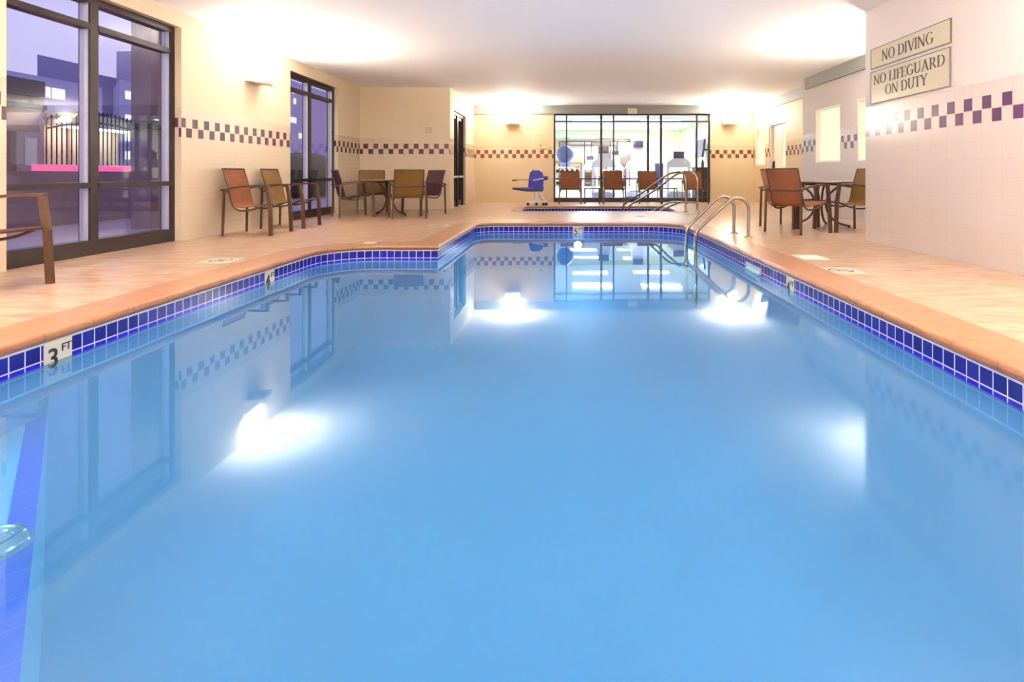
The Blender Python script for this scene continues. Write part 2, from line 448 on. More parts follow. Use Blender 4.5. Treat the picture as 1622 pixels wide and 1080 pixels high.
PC = [(1.9, .45, .15), (1.9, 9.43, .65), (-1.45, 9.43, .35), (-1.45, 6.47, 0), (-2.67, 6.47, .55), (-2.67, .45, .15)]
POOL = outline(PC)
def shrunk(d):
    """the pool outline moved inwards by d, its corners re-rounded"""
    raw = offset([Vector(c[:2]) for c in PC], -d)
    return outline([(p.x, p.y, max(.03, c[2]-d) if i != 3 else .03+d) for i, (p, c) in enumerate(zip(raw, PC))])
SPA = outline([(2.5, 12.35, .3), (2.5, 14.2, .5), (-1.0, 14.2, .3), (-1.0, 12.35, .3)])
CW, SW = .32, .2
def sweep(loop, prof, name, mat, parent):
    """profile (outward offset, z) swept along a closed loop, UV u = arc length"""
    n = len(loop); rings = [offset(loop, d) for d, z in prof]; L = [0]
    for i in range(n): L.append(L[-1]+(loop[(i+1) % n]-loop[i]).length)
    vs = []; fs = []; uvs = []
    for i in range(n):
        for k, (d, z) in enumerate(prof): vs.append((rings[k][i].x, rings[k][i].y, z))
    K = len(prof)
    for i in range(n):
        j = (i+1) % n
        for k in range(K-1):
            fs.append((i*K+k, i*K+k+1, j*K+k+1, j*K+k)); v0, v1 = prof[k][1], prof[k+1][1]
            uvs.append([(L[i], v0), (L[i], v1), (L[i+1], v1), (L[i+1], v0)])
    mb = MB(); mb.add(vs, fs, False, uvs); return mb.build(name, mat, parent)
def flat(loops, z, name, mat, parent=None):
    pl = [[Vector((p.x, p.y, 0)) for p in lp] for lp in loops]
    tri = tessellate_polygon(pl); vs = [(p.x, p.y, z) for lp in loops for p in lp]
    mb = MB(); mb.add(vs, [tuple(t) for t in tri]); o = mb.build(name, mat, parent, recalc=False)
    me = o.data
    bm = bmesh.new(); bm.from_mesh(me)
    for f in bm.faces:
        f.normal_update()
        if f.normal.z < 0: f.normal_flip()
    bm.to_mesh(me); bm.free(); return o
V2 = lambda x, y: Vector((x, y))
deck_out = [V2(XL-.25, YN-.2), V2(XF+.3, YN-.2), V2(XF+.3, YB+.2), V2(XL-.25, YB+.2)]
struct(flat([deck_out, offset(POOL, CW), offset(SPA, SW)], 0, 'floor', 'deck'))
WL = -.16
pool = thing('swimming_pool', 'long indoor swimming pool with terracotta coping and cobalt waterline tiles', 'swimming pool', (0, 0, 0))
bull = [(CW, -.03), (CW, 0), (CW-.005, .006), (.02, .008)]+[(.0-.022*math.sin(a), -.017+.025*math.cos(a)) for a in [PI*i/8 for i in range(0, 9)]]+[(0, -.05)]
sweep(POOL, bull, 'coping', 'coping', pool)
sweep(POOL, [(0, -.048), (0, -.166)], 'waterline_tile', 'pool_tile', pool)
rings = [(0, -.166), (0, -.34)]+[(.8-.8*math.cos(a), -.34-.86*math.sin(a)) for a in [PI/2*i/14 for i in range(1, 15)]]
loops = [shrunk(max(d, .0)) for d, z in rings]; mb = MB(); n_ = len(loops[0])
mb.add([(p.x, p.y, z) for (d, z), lp in zip(rings, loops) for p in lp],
       [(a*n_+k, a*n_+(k+1) % n_, (a+1)*n_+(k+1) % n_, (a+1)*n_+k) for a in range(len(rings)-1) for k in range(n_)], True)
o_ = (len(rings)-1)*n_
for t_ in tessellate_polygon([[Vector((p.x, p.y, 0)) for p in loops[-1]]]): mb.f.append(tuple(o_+q for q in t_)); mb.sm.add(len(mb.f)-1)
mb.build('basin', 'plaster', pool)
tag(flat([POOL], WL, 'pool_water', 'water'), 'calm milky blue water filling the long swimming pool', 'water', kind='stuff')
# corner steps near the camera, on the left; each has a blue tile nosing
def step(s, z, nm):
    A, B, C = V2(-2.67, .45), V2(-2.67, .45+2.48*s), V2(-2.67+2.15*s, .45)
    mb = MB(); vs = [(p.x, p.y, zz) for zz in (-1.15, z) for p in (A, C, B)]
    mb.add(vs, [(0, 2, 1), (3, 4, 5), (0, 1, 4, 3), (1, 2, 5, 4), (2, 0, 3, 5)]); st = mb.build(nm, 'step_white', pool)
    d = (C-B).normalized(); nrm = V2(d.y, -d.x)
    if nrm.x > 0: nrm = -nrm
    w = .078; e = d*w*.62
    q = [B+V2(.0, 0), C, C+nrm*w*1.0, B+nrm*w]
    q[3] = V2(-2.67, B.y-w*1.5); q[2] = V2(C.x-w*1.3, .45)
    mb = MB(); vs = [(p.x, p.y, zz) for zz in (z+.001, z+.004) for p in q]
    mb.add(vs, [(0, 1, 2, 3), (4, 5, 6, 7), (0, 1, 5, 4), (1, 2, 6, 5), (2, 3, 7, 6), (3, 0, 4, 7)])
    mb.build('step_nosing', nosing, st)
def nosing_mat():
    t = NT('blue nosing tile'); co = t.objco(); mp = t.node('ShaderNodeMapping'); mp.inputs['Rotation'].default_value = (0, 0, math.radians(49))
    t.link(co, mp.inputs[0]); sep = t.node('ShaderNodeSeparateXYZ'); t.link(mp.outputs[0], sep.inputs[0])
    f = t.math('LESS_THAN', t.math('FRACT', t.math('DIVIDE', t.math('ADD', sep.outputs[0], 50), .15)), .03)
    t.bsdf(t.mix(f, srgb(0, 56, 214), srgb(60, 120, 220)), .3); return t.m
nosing = nosing_mat()
step(1.0, -.42, 'step')

# spa
spa = thing('spa_pool', 'small rectangular spa pool behind the big pool near gym window', 'spa', (0, 0, 0))
sweep(SPA, [(SW, -.03), (SW, 0), (SW-.005, .006), (0, .008), (-.02, -.01), (-.015, -.04), (0, -.045)], 'coping', 'coping', spa)
sweep(SPA, [(0, -.045), (0, -.22)], 'waterline_tile', 'pool_tile', spa)
sweep(SPA, [(0, -.22), (0, -.9)], 'basin_wall', 'plaster', spa)
flat([SPA], -.9, 'basin_floor', 'plaster', spa)
tag(flat([SPA], -.14, 'spa_water', 'water'), 'still water in the small spa behind the big pool', 'water', kind='stuff')

# ------------------------------------------------------------------ lettering
def disc_ring(cx, cy, rx, ry, ix, iy, a0, a1, n=20):
    o = []; i_ = []
    for k in range(n+1):
        a = math.radians(a0+(a1-a0)*k/n)
        o.append((cx+rx*math.cos(a), cy+ry*math.sin(a))); i_.append((cx+ix*math.cos(a), cy+iy*math.sin(a)))
    return [[o[k], o[k+1], i_[k+1], i_[k]] for k in range(n)]
T, N_, S = .13, .05, .035
def rc(x0, y0, x1, y1): return [(x0, y0), (x1, y0), (x1, y1), (x0, y1)]
def dg(x0, y0, x1, y1, w): return [(x0, y0), (x0+w, y0), (x1+w, y1), (x1, y1)]
def G(ch):
    if ch == ' ': return [], .34
    if ch == 'N': return [rc(.1, 0, .1+N_, 1), rc(.68, 0, .68+N_, 1), dg(.04, 1, .60, 0, T+.02), rc(.02, 0, .23, S), rc(.0, 1-S, .15, 1), rc(.6, 1-S, .81, 1)], .86
    if ch == 'O': return disc_ring(.42, .5, .4, .52, .27, .48, 0, 360, 32), .88
    if ch == 'I': return [rc(.08, 0, .08+T, 1), rc(.0, 0, .29, S), rc(0, 1-S, .29, 1)], .34
    if ch == 'D': return [rc(.08, 0, .08+T, 1), rc(0, 0, .36, S+.01), rc(0, 1-S-.01, .36, 1)]+disc_ring(.34, .5, .42, .5, .29, .455, -90, 90), .82
    if ch == 'V': return [dg(.03, 1, .33, 0, T), dg(.40, 0, .68, 1, N_)]+[rc(-.03, 1-S, .24, 1), rc(.58, 1-S, .8, 1)], .78
    if ch == 'G': return disc_ring(.42, .5, .4, .52, .27, .48, 42, 325, 28)+[rc(.62, .08, .62+T, .42), rc(.5, .40, .82, .44)], .86
    if ch == 'L': return [rc(.08, 0, .08+T, 1), rc(0, 0, .55, S+.015), rc(0, 1-S, .29, 1), [(.51, 0), (.55, 0), (.57, .2), (.53, .1)]], .6
    if ch == 'F': return [rc(.08, 0, .08+T, 1), rc(0, 0, .3, S), rc(0, 1-S-.015, .54, 1), rc(.2, .5, .44, .545), [(.5, 1), (.54, 1), (.54, .8), (.5, .9)]], .58
    if ch == 'E': return [rc(.08, 0, .08+T, 1), rc(0, 0, .56, S+.015), rc(0, 1-S-.015, .54, 1), rc(.2, .5, .45, .545), [(.5, 1), (.54, 1), (.54, .8), (.5, .9)], [(.52, 0), (.56, 0), (.58, .2), (.53, .1)]], .64
    if ch == 'U': return [rc(.08, .3, .08+T, 1), rc(.62, .3, .62+N_, 1), rc(0, 1-S, .29, 1), rc(.54, 1-S, .76, 1)]+disc_ring(.375, .32, .295, .34, .17, .27, 180, 360), .8
    if ch == 'A': return [dg(.08, 0, .37, 1, N_), dg(.34, 1, .62, 0, T), rc(.2, .32, .6, .365), rc(-.0, 0, .22, S), rc(.55, 0, .82, S)], .84
    if ch == 'R': return [rc(.08, 0, .08+T, 1), rc(0, 0, .29, S), rc(0, 1-S, .35, 1), rc(.2, .46, .35, .5)]+disc_ring(.33, .73, .27, .27, .14, .225, -90, 90, 14)+[dg(.3, .48, .58, 0, T), rc(.6, 0, .78, S)], .78
    if ch == 'T': return [rc(.27, 0, .27+T, 1), rc(.18, 0, .49, S), rc(.0, 1-S-.01, .67, 1), rc(0, .84, .03, 1), rc(.64, .84, .67, 1)], .7
    if ch == 'Y': return [dg(.02, 1, .28, .45, T), dg(.36, .45, .62, 1, N_), rc(.28, 0, .28+T, .5), rc(.19, 0, .5, S), rc(-.04, 1-S, .22, 1), rc(.52, 1-S, .76, 1)], .74
def serif_text(txt, length, h, m, depth):
    adv = [G(c)[1] for c in txt]; tot = sum(adv); k = length/(tot*h); mb = MB(); x = 0
    for c, a in zip(txt, adv):
        for poly in G(c)[0]:
            mb.prism([((x+p[0])*h*k, p[1]*h) for p in poly], 0, depth, m)
        x += a
    return mb
def sans_text(txt, size, m, name, mat, parent, depth=.0015):
    cu = bpy.data.curves.new(name, 'FONT'); cu.body = txt; cu.size = size; cu.extrude = depth; cu.offset = size*.012
    tmp = bpy.data.objects.new('tmp', cu); COL.objects.link(tmp)
    dg_ = bpy.context.evaluated_depsgraph_get(); me = bpy.data.meshes.new_from_object(tmp.evaluated_get(dg_))
    bpy.data.objects.remove(tmp); bpy.data.curves.remove(cu)
    me.transform(m); me.materials.clear(); me.materials.append(M[mat])
    o = bpy.data.objects.new(name, me); COL.objects.link(o); o.parent = parent; return o
def frame_m(o, u, v):
    """matrix with origin o, x axis u, y axis v"""
    u, v = Vector(u).normalized(), Vector(v).normalized(); w = u.cross(v)
    m = Matrix((u, v, w)).transposed().to_4x4(); m.translation = Vector(o); return m

def sign(label, y0, y1, z0, z1, lines):
    t = thing('wall_sign', label, 'sign', (XR, (y0+y1)/2, z0))
    loc = t.location.copy(); X = -.012
    def L(mb): mb.v = [tuple(Vector(p)-loc) for p in mb.v]; return mb
    L(MB().box(XR-.012, XR-.001, y0, y1, z0, z1)).build('sign_board', 'sign_face', t)
    mb = MB(); e = .006
    mb.box(XR-.015, XR-.001, y0-e, y1+e, z0-e, z0+e/2); mb.box(XR-.015, XR-.001, y0-e, y1+e, z1-e/2, z1+e)
    mb.box(XR-.015, XR-.001, y0-e, y0+e/2, z0, z1); mb.box(XR-.015, XR-.001, y1-e/2, y1+e, z0, z1)
    L(mb).build('sign_border', 'sign_edge', t)
    for txt, ys, ye, zb, h in lines:
        m = frame_m((XR-.0125, ys, zb), (0, -1, 0), (0, 0, 1))
        g = serif_text(txt, ys-ye, h, m, .003)
        L(g).build('lettering', 'sign_ink', t)
sign('beige wall sign reading NO DIVING, upper of the two on the right wall', 5.40, 6.80, 2.07, 2.295, [('NO DIVING', 6.57, 5.64, 2.122, .118)])
sign('taller beige wall sign reading NO LIFEGUARD ON DUTY, below the other sign', 5.41, 6.80, 1.655, 2.025, [('NO LIFEGUARD', 6.74, 5.47, 1.868, .112), ('ON DUTY', 6.50, 5.74, 1.722, .112)])

# ------------------------------------------------------------------ windows (left, to the courtyard)
def courtyard_window(name, w, label):
    y0, y1, z0, z1 = w; t = thing(name, label, 'window', (XL-.16, (y0+y1)/2, 0)); struct(t)
    loc = t.location.copy(); x0, x1 = XL-.20, XL-.08; ym = y0+(y1-y0)*.455
    def B(*a):
        mb = MB(); 
        for q in a: mb.box(*q)
        mb.v = [tuple(Vector(p)-loc) for p in mb.v]; return mb
    f = B((x0, x1, y0, y1, .0, .15), (x0, x1, y0, y1, z1-.07, z1), (x0, x1, y0, y0+.07, .15, z1-.07), (x0, x1, y1-.07, y1, .15, z1-.07)).build('window_frame', 'frame', t)
    B((x0, x1, ym-.05, ym+.05, .15, z1-.07)).build('mullion', 'frame', t)
    B((x0+.01, x1+.005, y0+.07, ym-.05, 2.27, 2.33), (x0+.01, x1+.005, ym+.05, y1-.07, 2.27, 2.33)).build('transom', 'frame', t)
    B((x0+.01, x1+.005, y0+.07, ym-.05, .675, .73), (x0+.01, x1+.005, ym+.05, y1-.07, .675, .73)).build('rail', 'frame', t)
    B((x0+.02, x1-.02, ym-.062, ym-.05, .15, z1-.07), (x0+.02, x1-.02, y1-.084, y1-.07, .15, z1-.07)).build('glazing_bead', 'frame_light', t)
    for (a, b) in ((y0+.07, ym-.062), (ym+.05, y1-.084)):
        for (c, d) in ((.15, .675), (.73, 2.27), (2.33, z1-.07)):
            B((XL-.145, XL-.137, a, b, c, d)).build('pane', 'glass', t)
courtyard_window('window_1', W1, 'large dark framed courtyard window nearest the camera on left wall')
courtyard_window('window_2', W2, 'dark framed courtyard window behind the row of sling chairs')

def side_box(loc, boxes):
    mb = MB()
    for q in boxes: mb.box(*q)
    mb.v = [tuple(Vector(p)-Vector(loc)) for p in mb.v]; return mb
# glass door in the left recess wall
loc = (-2.7, 14.2, 0); t = struct(thing('door_1', 'narrow bronze framed glass door in the left recess', 'door', loc))
y0, y1, _, z1 = D1
side_box(loc, [(-2.80, -2.68, y0, y1, z1-.06, z1), (-2.80, -2.68, y0, y0+.07, 0, z1-.06), (-2.80, -2.68, y1-.07, y1, 0, z1-.06), (-2.80, -2.68, 14.17, 14.25, 0, z1-.06)]).build('door_frame', 'frame', t)
for a, b in ((y0+.07, 14.17), (14.25, y1-.07)):
    lf = side_box(loc, [(-2.77, -2.72, a, b, .02, .14), (-2.77, -2.72, a, b, z1-.14, z1-.06), (-2.77, -2.72, a, a+.06, .14, z1-.14), (-2.77, -2.72, b-.06, b, .14, z1-.14)]).build('door_leaf', 'frame', t)
    side_box(loc, [(-2.75, -2.742, a+.06, b-.06, .14, z1-.14)]).build('pane', 'glass', lf)
    side_box(loc, [(-2.72, -2.67, a+.03, b-.03, .72, .77)]).build('push_bar', 'frame_light', lf)

# the gym storefront
loc = (1.93, YB+.05, 0); t = struct(thing('window_3', 'wide black framed glass wall between the pool hall and gym', 'window', loc))
x0, x1, _, z1 = GW; ya, yb = YB+.03, YB+.13
side_box(loc, [(x0, x1, ya-.01, yb+.01, 0, .125), (x0, x1, ya, yb, z1-.04, z1), (x0, x0+.05, ya, yb, .125, z1-.04), (x1-.05, x1, ya, yb, .125, z1-.04)]).build('window_frame', 'frame', t)
vx = [((p-895)*YB/900) for p in (897.5, 952.5, 972, 1027, 1047.5, 1104)]
ww = [.035, .06, .04, .06, .06, .05]
for x, w_ in zip(vx, ww): side_box(loc, [(x-w_/2, x+w_/2, ya, yb, .125, z1-.04)]).build('mullion', 'frame', t)
ed = [x0+.05]+[e for x, w_ in zip(vx, ww) for e in (x-w_/2, x+w_/2)]+[x1-.05]
tr = []; ra = []; 
for k in range(0, len(ed), 2):
    a, b = ed[k], ed[k+1]
    tr.append((a, b, ya+.01, yb-.01, 2.31, 2.35)); ra.append((a, b, ya+.01, yb-.01, .655, .69))
    for c, d in ((.125, .655), (.69, 2.31), (2.35, z1-.04)): side_box(loc, [(a, b, YB+.076, YB+.084, c, d)]).build('pane', 'glass', t)
side_box(loc, tr).build('transom', 'frame', t); side_box(loc, ra).build('rail', 'frame', t)

# right side: door recess and lit side windows
loc = (XF+.1, 14.6, 0); t = struct(thing('door_2', 'cream door with narrow glass light in far right wall', 'door', loc))
y0, y1, _, z1 = D2
side_box(loc, [(XF+.02, XF+.2, y0, y0+.06, 0, z1), (XF+.02, XF+.2, y1-.06, y1, 0, z1), (XF+.02, XF+.2, y0+.06, y1-.06, z1-.06, z1)]).build('door_frame', 'cream', t)
side_box(loc, [(XF+.10, XF+.15, y0+.06, y0+.3, 0, z1-.06), (XF+.10, XF+.15, y0+.5, y1-.06, 0, z1-.06), (XF+.10, XF+.15, y0+.3, y0+.5, 0, 1.0), (XF+.10, XF+.15, y0+.3, y0+.5, 1.95, z1-.06)]).build('door_leaf', 'cream', t)
side_box(loc, [(XF+.12, XF+.13, y0+.3, y0+.5, 1.0, 1.95)]).build('pane', 'warm_pane', t)
side_box(loc, [(XF+.05, XF+.10, y1-.16, y1-.13, .85, 1.15), (XF+.04, XF+.055, y1-.165, y1-.125, .9, 1.1)]).build('door_handle', 'frame', t)
def lit_window(name, w, x, label):
    y0, y1, z0, z1 = w; loc = (x+.1, (y0+y1)/2, z0); t = struct(thing(name, label, 'window', loc))
    side_box(loc, [(x+.005, x+.2, y0, y0+.03, z0, z1), (x+.005, x+.2, y1-.03, y1, z0, z1), (x+.005, x+.2, y0+.03, y1-.03, z0, z0+.03), (x+.005, x+.2, y0+.03, y1-.03, z1-.03, z1)]).build('window_frame', 'cream', t)
    side_box(loc, [(x+.09, x+.10, y0+.03, y1-.03, z0+.03, z1-.03)]).build('pane', 'warm_pane', t)
lit_window('window_4', W3, XF, 'small lit window near the back right corner')
lit_window('window_5', W4, XM, 'glowing frosted window above the right round table')
lit_window('window_6', W5, XM, 'glowing frosted window half hidden by the near right wall')

# ------------------------------------------------------------------ chairs
def make_chair(sling, label):
    t = thing('patio_chair', label, 'chair')
    hw = .285
    # side rail: from the top of the back, down and round under the seat, up to the front leg
    path = smooth_path([(-.335, 0, .885), (-.275, 0, .68), (-.235, 0, .50), (-.205, 0, .40), (-.13, 0, .335), (.0, 0, .335), (.14, 0, .37), (.275, 0, .425)], 5)
    for s in (-1, 1):
        y = s*(hw-.03)
        MB().tube([(p[0], y, p[2]) for p in path], .0125, 8).build('side_rail', 'bronze', t)
        # front leg: square bar, splayed a little
        mb = MB(); yy = s*hw
        mb.bar((.315, yy*1.03, 0), (.30, yy, .40), .036, .044, (1, 0, 0)); mb.bar((.30, yy, .40), (.262, yy, .655), .036, .044, (1, 0, 0))
        mb.build('leg', 'bronze', t)
        mb = MB(); mb.bar((-.315, yy*1.03, 0), (-.30, yy, .615), .024, .026, (1, 0, 0)); mb.build('leg', 'bronze', t)
        ap = smooth_path([(-.335, 0, .60), (-.2, 0, .628), (-.02, 0, .652), (.14, 0, .662), (.285, 0, .660)], 4)
        mb = MB(); mb.strip([(p[0], yy, p[2]) for p in ap], .046, .022); mb.build('armrest', 'bronze', t)
        mb = MB(); mb.bar((-.245, s*(hw-.03), .56), (-.295, yy, .56), .02, .02); mb.build('bracket', 'bronze', t)
        mb = MB(); mb.bar((.27, s*(hw-.03), .425), (.298, yy, .41), .02, .02); mb.build('bracket', 'bronze', t)
    w = 2*(hw-.035)
    # slings
    back = smooth_path([(-.333, 0, .87), (-.272, 0, .68), (-.228, 0, .50), (-.20, 0, .42), (-.16, 0, .375)], 5)
    MB().strip([(p[0], 0, p[2]) for p in back], w, .006).build('back_sling', sling, t)
    seat = smooth_path([(-.16, 0, .378), (-.08, 0, .372), (.05, 0, .385), (.17, 0, .405), (.265, 0, .432)], 4)
    MB().strip([(p[0], 0, p[2]) for p in seat], w, .006).build('seat_sling', sling, t)
    mb = MB(); mb.tube([(-.336, -hw+.03, .885), (-.336, hw-.03, .885)], .012, 8); mb.build('top_rail', 'bronze', t)
    mb = MB(); mb.tube([(-.262, -hw, .585), (-.262, hw, .585)], .011, 8); mb.build('crossbar', 'bronze', t)
    mb = MB(); mb.tube([(.278, -hw+.02, .418), (.278, hw-.02, .418)], .012, 8); mb.build('crossbar', 'bronze', t)
    return t
protos = {}
def chair(x, y, fx, fy, sling, label, group, tilt=0):
    if sling not in protos: t = protos[sling] = make_chair(sling, label)
    else: t = copy_tree(protos[sling])
    t.location = (x, y, 0); t.rotation_euler = (0, 0, math.atan2(fy, fx)); tag(t, label, 'chair', group)
    return t
g1, g2, g3, g4 = 'sling chairs along the left wall', 'sling chairs around the left table', 'sling chairs around the right table', 'sling chairs against the gym glass'
chair(-4.16, 3.95, 1, 0, 'sling_rust', 'sling armchair cropped at the left edge, in front of the near window', g1)
chair(-4.20, 7.78, 1, 0.02, 'sling_rust', 'rust sling armchair against left wall under the wall lamp, nearer of two', g1)
chair(-4.22, 8.76, 1, 0.02, 'sling_olive', 'tan sling armchair beside second window, farther of the wall pair', g1)
chair(-4.05, 10.86, .82, .57, 'sling_plum', 'plum sling armchair left of the left round table, beside window', g2)
chair(-4.02, 11.85, .35, -.95, 'sling_olive', 'tan sling armchair behind the left round table, facing the camera', g2)
chair(-2.93, 10.55, -.38, .92, 'sling_olive', 'tan sling armchair showing its back, nearest camera at left table', g2)
chair(-2.88, 11.6, -.6, -.8, 'sling_plum', 'plum sling armchair right of left table, behind the tan chair', g2)
chair(3.25, 7.95, .84, .5, 'sling_rust', 'rust sling armchair with its back to camera at right table', g3)
chair(3.47, 8.80, .62, -.78, 'sling_rust', 'rust sling armchair mostly hidden behind the front chair, right table', g3)
chair(4.05, 8.2, -.99, -.08, 'sling_olive', 'tan sling armchair half hidden by the near right wall', g3)
for x, fx, lab, sl in ((.14, .0, 'rust sling armchair under the blue exercise ball, leftmost at gym glass', 'sling_rust'),
                   (1.34, 0, 'rust sling armchair second from left against the gym glass', 'sling_rust'),
                   (2.30, 0, 'rust sling armchair in the middle of gym glass behind the sloping rails', 'sling_rust'),
                   (3.57, .0, 'rust sling armchair rightmost at gym glass, behind the arch of the spa handrails', 'sling_rust')):
    chair(x, 15.62, fx, -1, sl, lab, g4)

# ------------------------------------------------------------------ tables
def make_table(R, label, x, y, rz, Zt=.70):
    t = thing('round_table', label, 'table', (x, y, 0), rz)
    MB().lathe([(R-.05, Zt-.028), (R-.01, Zt-.025), (R, Zt-.014), (R-.004, Zt), (R-.03, Zt+.002)], n=48).build('tabletop', 'tabletop', t)
    mb = MB(); mb.tube([(R*math.cos(a), R*math.sin(a), Zt-.014) for a in [2*PI*k/48 for k in range(48)]], .013, 8, closed=True); mb.build('rim', 'bronze', t)
    for k in range(4):
        a = PI/4+k*PI/2; c, s = math.cos(a), math.sin(a)
        p = smooth_path([(.30, Zt-.035), (.22, .59), (.13, .50), (.085, .38), (.095, .26), (.16, .14), (.27, .06), (.42, .022)], 5)
        mb = MB(); mb.tube([(q[0]*c, q[0]*s, q[1]) for q in [(v[0], v[1]) for v in [(u.x, u.y) for u in [Vector((w[0], w[1], 0)) for w in p]]]], .017, 8)
        lg = mb.build('leg', 'bronze', t)
        MB().lathe([(.02, 0), (.02, .018)], (.41*c, .41*s, 0), 12).build('foot_glide', 'black', lg)
    mb = MB(); mb.tube([(.09*math.cos(a), .09*math.sin(a), .37) for a in [2*PI*k/20 for k in range(20)]], .009, 6, closed=True)
    mb.tube([(.28*math.cos(a), .28*math.sin(a), Zt-.045) for a in [2*PI*k/28 for k in range(28)]], .011, 6, closed=True)
    mb.build('brace_ring', 'bronze', t); return t
def cr2(pts):  # catmull-rom helper works on 3-tuples; extend 2-tuples
    return [(a, b, 0) for a, b in pts]
_sp = smooth_path
def smooth_path(pts, n=6):
    if len(pts[0]) == 2: return _sp(cr2(pts), n)
    return _sp(pts, n)
make_table(.57, 'round taupe patio table ringed by four chairs beside left window', -3.46, 11.2, .3)
make_table(.49, 'round taupe patio table beside the near right wall', 3.98, 8.86, .15)
def side_table(x, w, label):
    t = thing('side_table', label, 'table', (x, 15.55, 0), 0, 'low side tables between the gym glass chairs')
    mb = MB(); mb.box(-w/2, w/2, -.2, .2, .41, .43); mb.build('tabletop', 'frame', t)
    for sx in (-1, 1):
        for sy in (-1, 1): MB().box(sx*(w/2-.012)-.012, sx*(w/2-.012)+.012, sy*.185-.012, sy*.185+.012, 0, .41).build('leg', 'frame', t)
side_table(.74, .42, 'low dark metal side table between first and second gym glass chairs')
side_table(2.83, .42, 'low dark metal side table behind the spa handrails by gym glass')

# ------------------------------------------------------------------ pool ladder
lad = thing('pool_ladder', 'brushed steel two-rail pool ladder at right edge of the pool', 'ladder', (2.3, 7.54, 0))
o = Vector((2.3, 7.54, 0))
for y, xd, xp in ((7.77, 2.31, 1.66), (7.31, 2.36, 1.68)):
    pts = [(xd, y, 0), (xd, y, .22), (xd, y, .34)]
    r = .15
    pts += [(xd-r+r*math.cos(a), y, .36+r*math.sin(a)) for a in [math.radians(d) for d in range(0, 121, 15)]]
    ex, ez = pts[-1][0], pts[-1][2]
    pts += smooth_path([(ex, y, ez), (xp+.07, y, .135), (xp+.012, y, .05), (xp, y, -.06), (xp, y, -.9)], 6)[1:]
    mb = MB(); mb.tube([Vector(p)-o for p in pts], .022, 12); mb.build('handrail', 'rail', lad)
    MB().lathe([(.055, .001), (.055, .008), (.045, .016), (.024, .02)], Vector((xd, y, 0))-o, 20).build('escutcheon', 'rail', lad)
for z in (-.26, -.52, -.78):
    mb = MB(); mb.box(1.64-o.x, 1.72-o.x, 7.33-o.y, 7.75-o.y, z, z+.025); mb.build('tread', 'rail', lad)

# spa handrails
def spa_rail(px, py, qx, qy, label, low=True):
    t = thing('spa_handrail', label, 'handrail', (px, py, 0), 0, None)
    d = Vector((qx-px, qy-py, 0)); L = d.length; d.normalize()
    P = lambda s, z: d*s+Vector((0, 0, z))
    r = .2; pts = [P(0, 0), P(0, .3), P(0, .62)]+[P(r-r*math.cos(a), .66+r*math.sin(a)) for a in [math.radians(k) for k in range(0, 106, 15)]]
    pts += smooth_path([pts[-1], P(.55, .79), P(L*.6, .44), P(L-.12, .12), P(L-.02, .02), P(L, -.12), P(L, -.5)], 6)[1:]
    MB().tube(pts, .021, 10).build('top_rail', 'rail', t)
    e = .28
    low = smooth_path([P(.0, .20), P(.25, .20), P(.5, .17), P(.95, -.02), P(1.1, -.12), P(1.15, -.5)], 5)
    MB().tube(low, .019, 10).build('lower_rail', 'rail', t)
    MB().lathe([(.05, .001), (.05, .012), (.024, .018)], (0, 0, 0), 18).build('escutcheon', 'rail', t)
spa_rail(2.60, 12.25, 1.42, 13.9, 'farther steel handrail sloping down into the spa', 0)
spa_rail(2.82, 12.10, 1.50, 13.4, 'nearer steel handrail arching down into the spa', 0)

# ------------------------------------------------------------------ pool fittings
def pool_marker(txt, pos, u, label, w=.165):
    t = thing('depth_marker', label, 'sign', pos)
    u = Vector(u); m = frame_m((0, 0, 0), u, (0, 0, 1)); n = Vector(u).cross(Vector((0, 0, 1)))
    MB().prism([(-w/2, -.14), (w/2, -.14), (w/2, 0), (-w/2, 0)], .0005, .004, m).build('marker_tile', 'plate', t)
    mm = frame_m(Vector((0, 0, 0))+u*(-w/2+.016)+Vector((0, 0, -.135))+n*.005, u, (0, 0, 1))
    sans_text(txt, .14, mm, 'numeral', 'ink', t)
    mm = frame_m(Vector((0, 0, 0))+u*(w/2-.066)+Vector((0, 0, -.066))+n*.005, u, (0, 0, 1))
    sans_text('FT', .056, mm, 'unit_text', 'ink', t)
pool_marker('3', (-2.67, 2.99, -.052), (0, 1, 0), 'white waterline depth tile reading 3 FT, nearest on the left side')
pool_marker('4', (-2.67, 5.13, -.052), (0, 1, 0), 'small white waterline depth tile halfway along the left side')
pool_marker('5', (.21, 9.43, -.052), (1, 0, 0), 'white waterline depth tile on the far edge of the pool')
pool_marker('4', (1.90, 4.79, -.052), (0, -1, 0), 'white waterline depth tile on the right side past the skimmer')
def deck_marker(x, y, label, s=.15, sy=None):
    t = thing('deck_marker', label, 'sign', (x, y, 0), 0, None); sy = sy or s
    MB().box(-s, s, -sy, sy, .0005, .004).build('marker_tile', 'plate', t)
    mb = MB(); r = min(s, sy)*.62
    mb.tube([(r*math.cos(a), r*math.sin(a), .0045) for a in [2*PI*k/28 for k in range(28)]], r*.1, 4, closed=True, flat=(.15, 1))
    mb.bar((-r*.7, r*.7, .005), (r*.7, -r*.7, .005), r*.16, .002)
    mb.bar((-r*.45, -r*.35, .005), (r*.1, r*.2, .005), r*.22, .002); mb.bar((r*.1, r*.2, .005), (r*.55, r*.1, .005), r*.14, .002)
    mb.build('no_diving_symbol', 'ink_soft', t)
deck_marker(-3.24, 5.35, 'pale no-diving floor tile on left deck in front of the wall chairs')
deck_marker(-1.98, 8.95, 'pale no-diving floor tile beside the narrow end of pool, left')
deck_marker(2.33, 4.80, 'pale no-diving floor tile on the right deck near skimmer lid')
deck_marker(1.44, 10.9, 'pale no-diving floor tile between the pool and spa', .13)
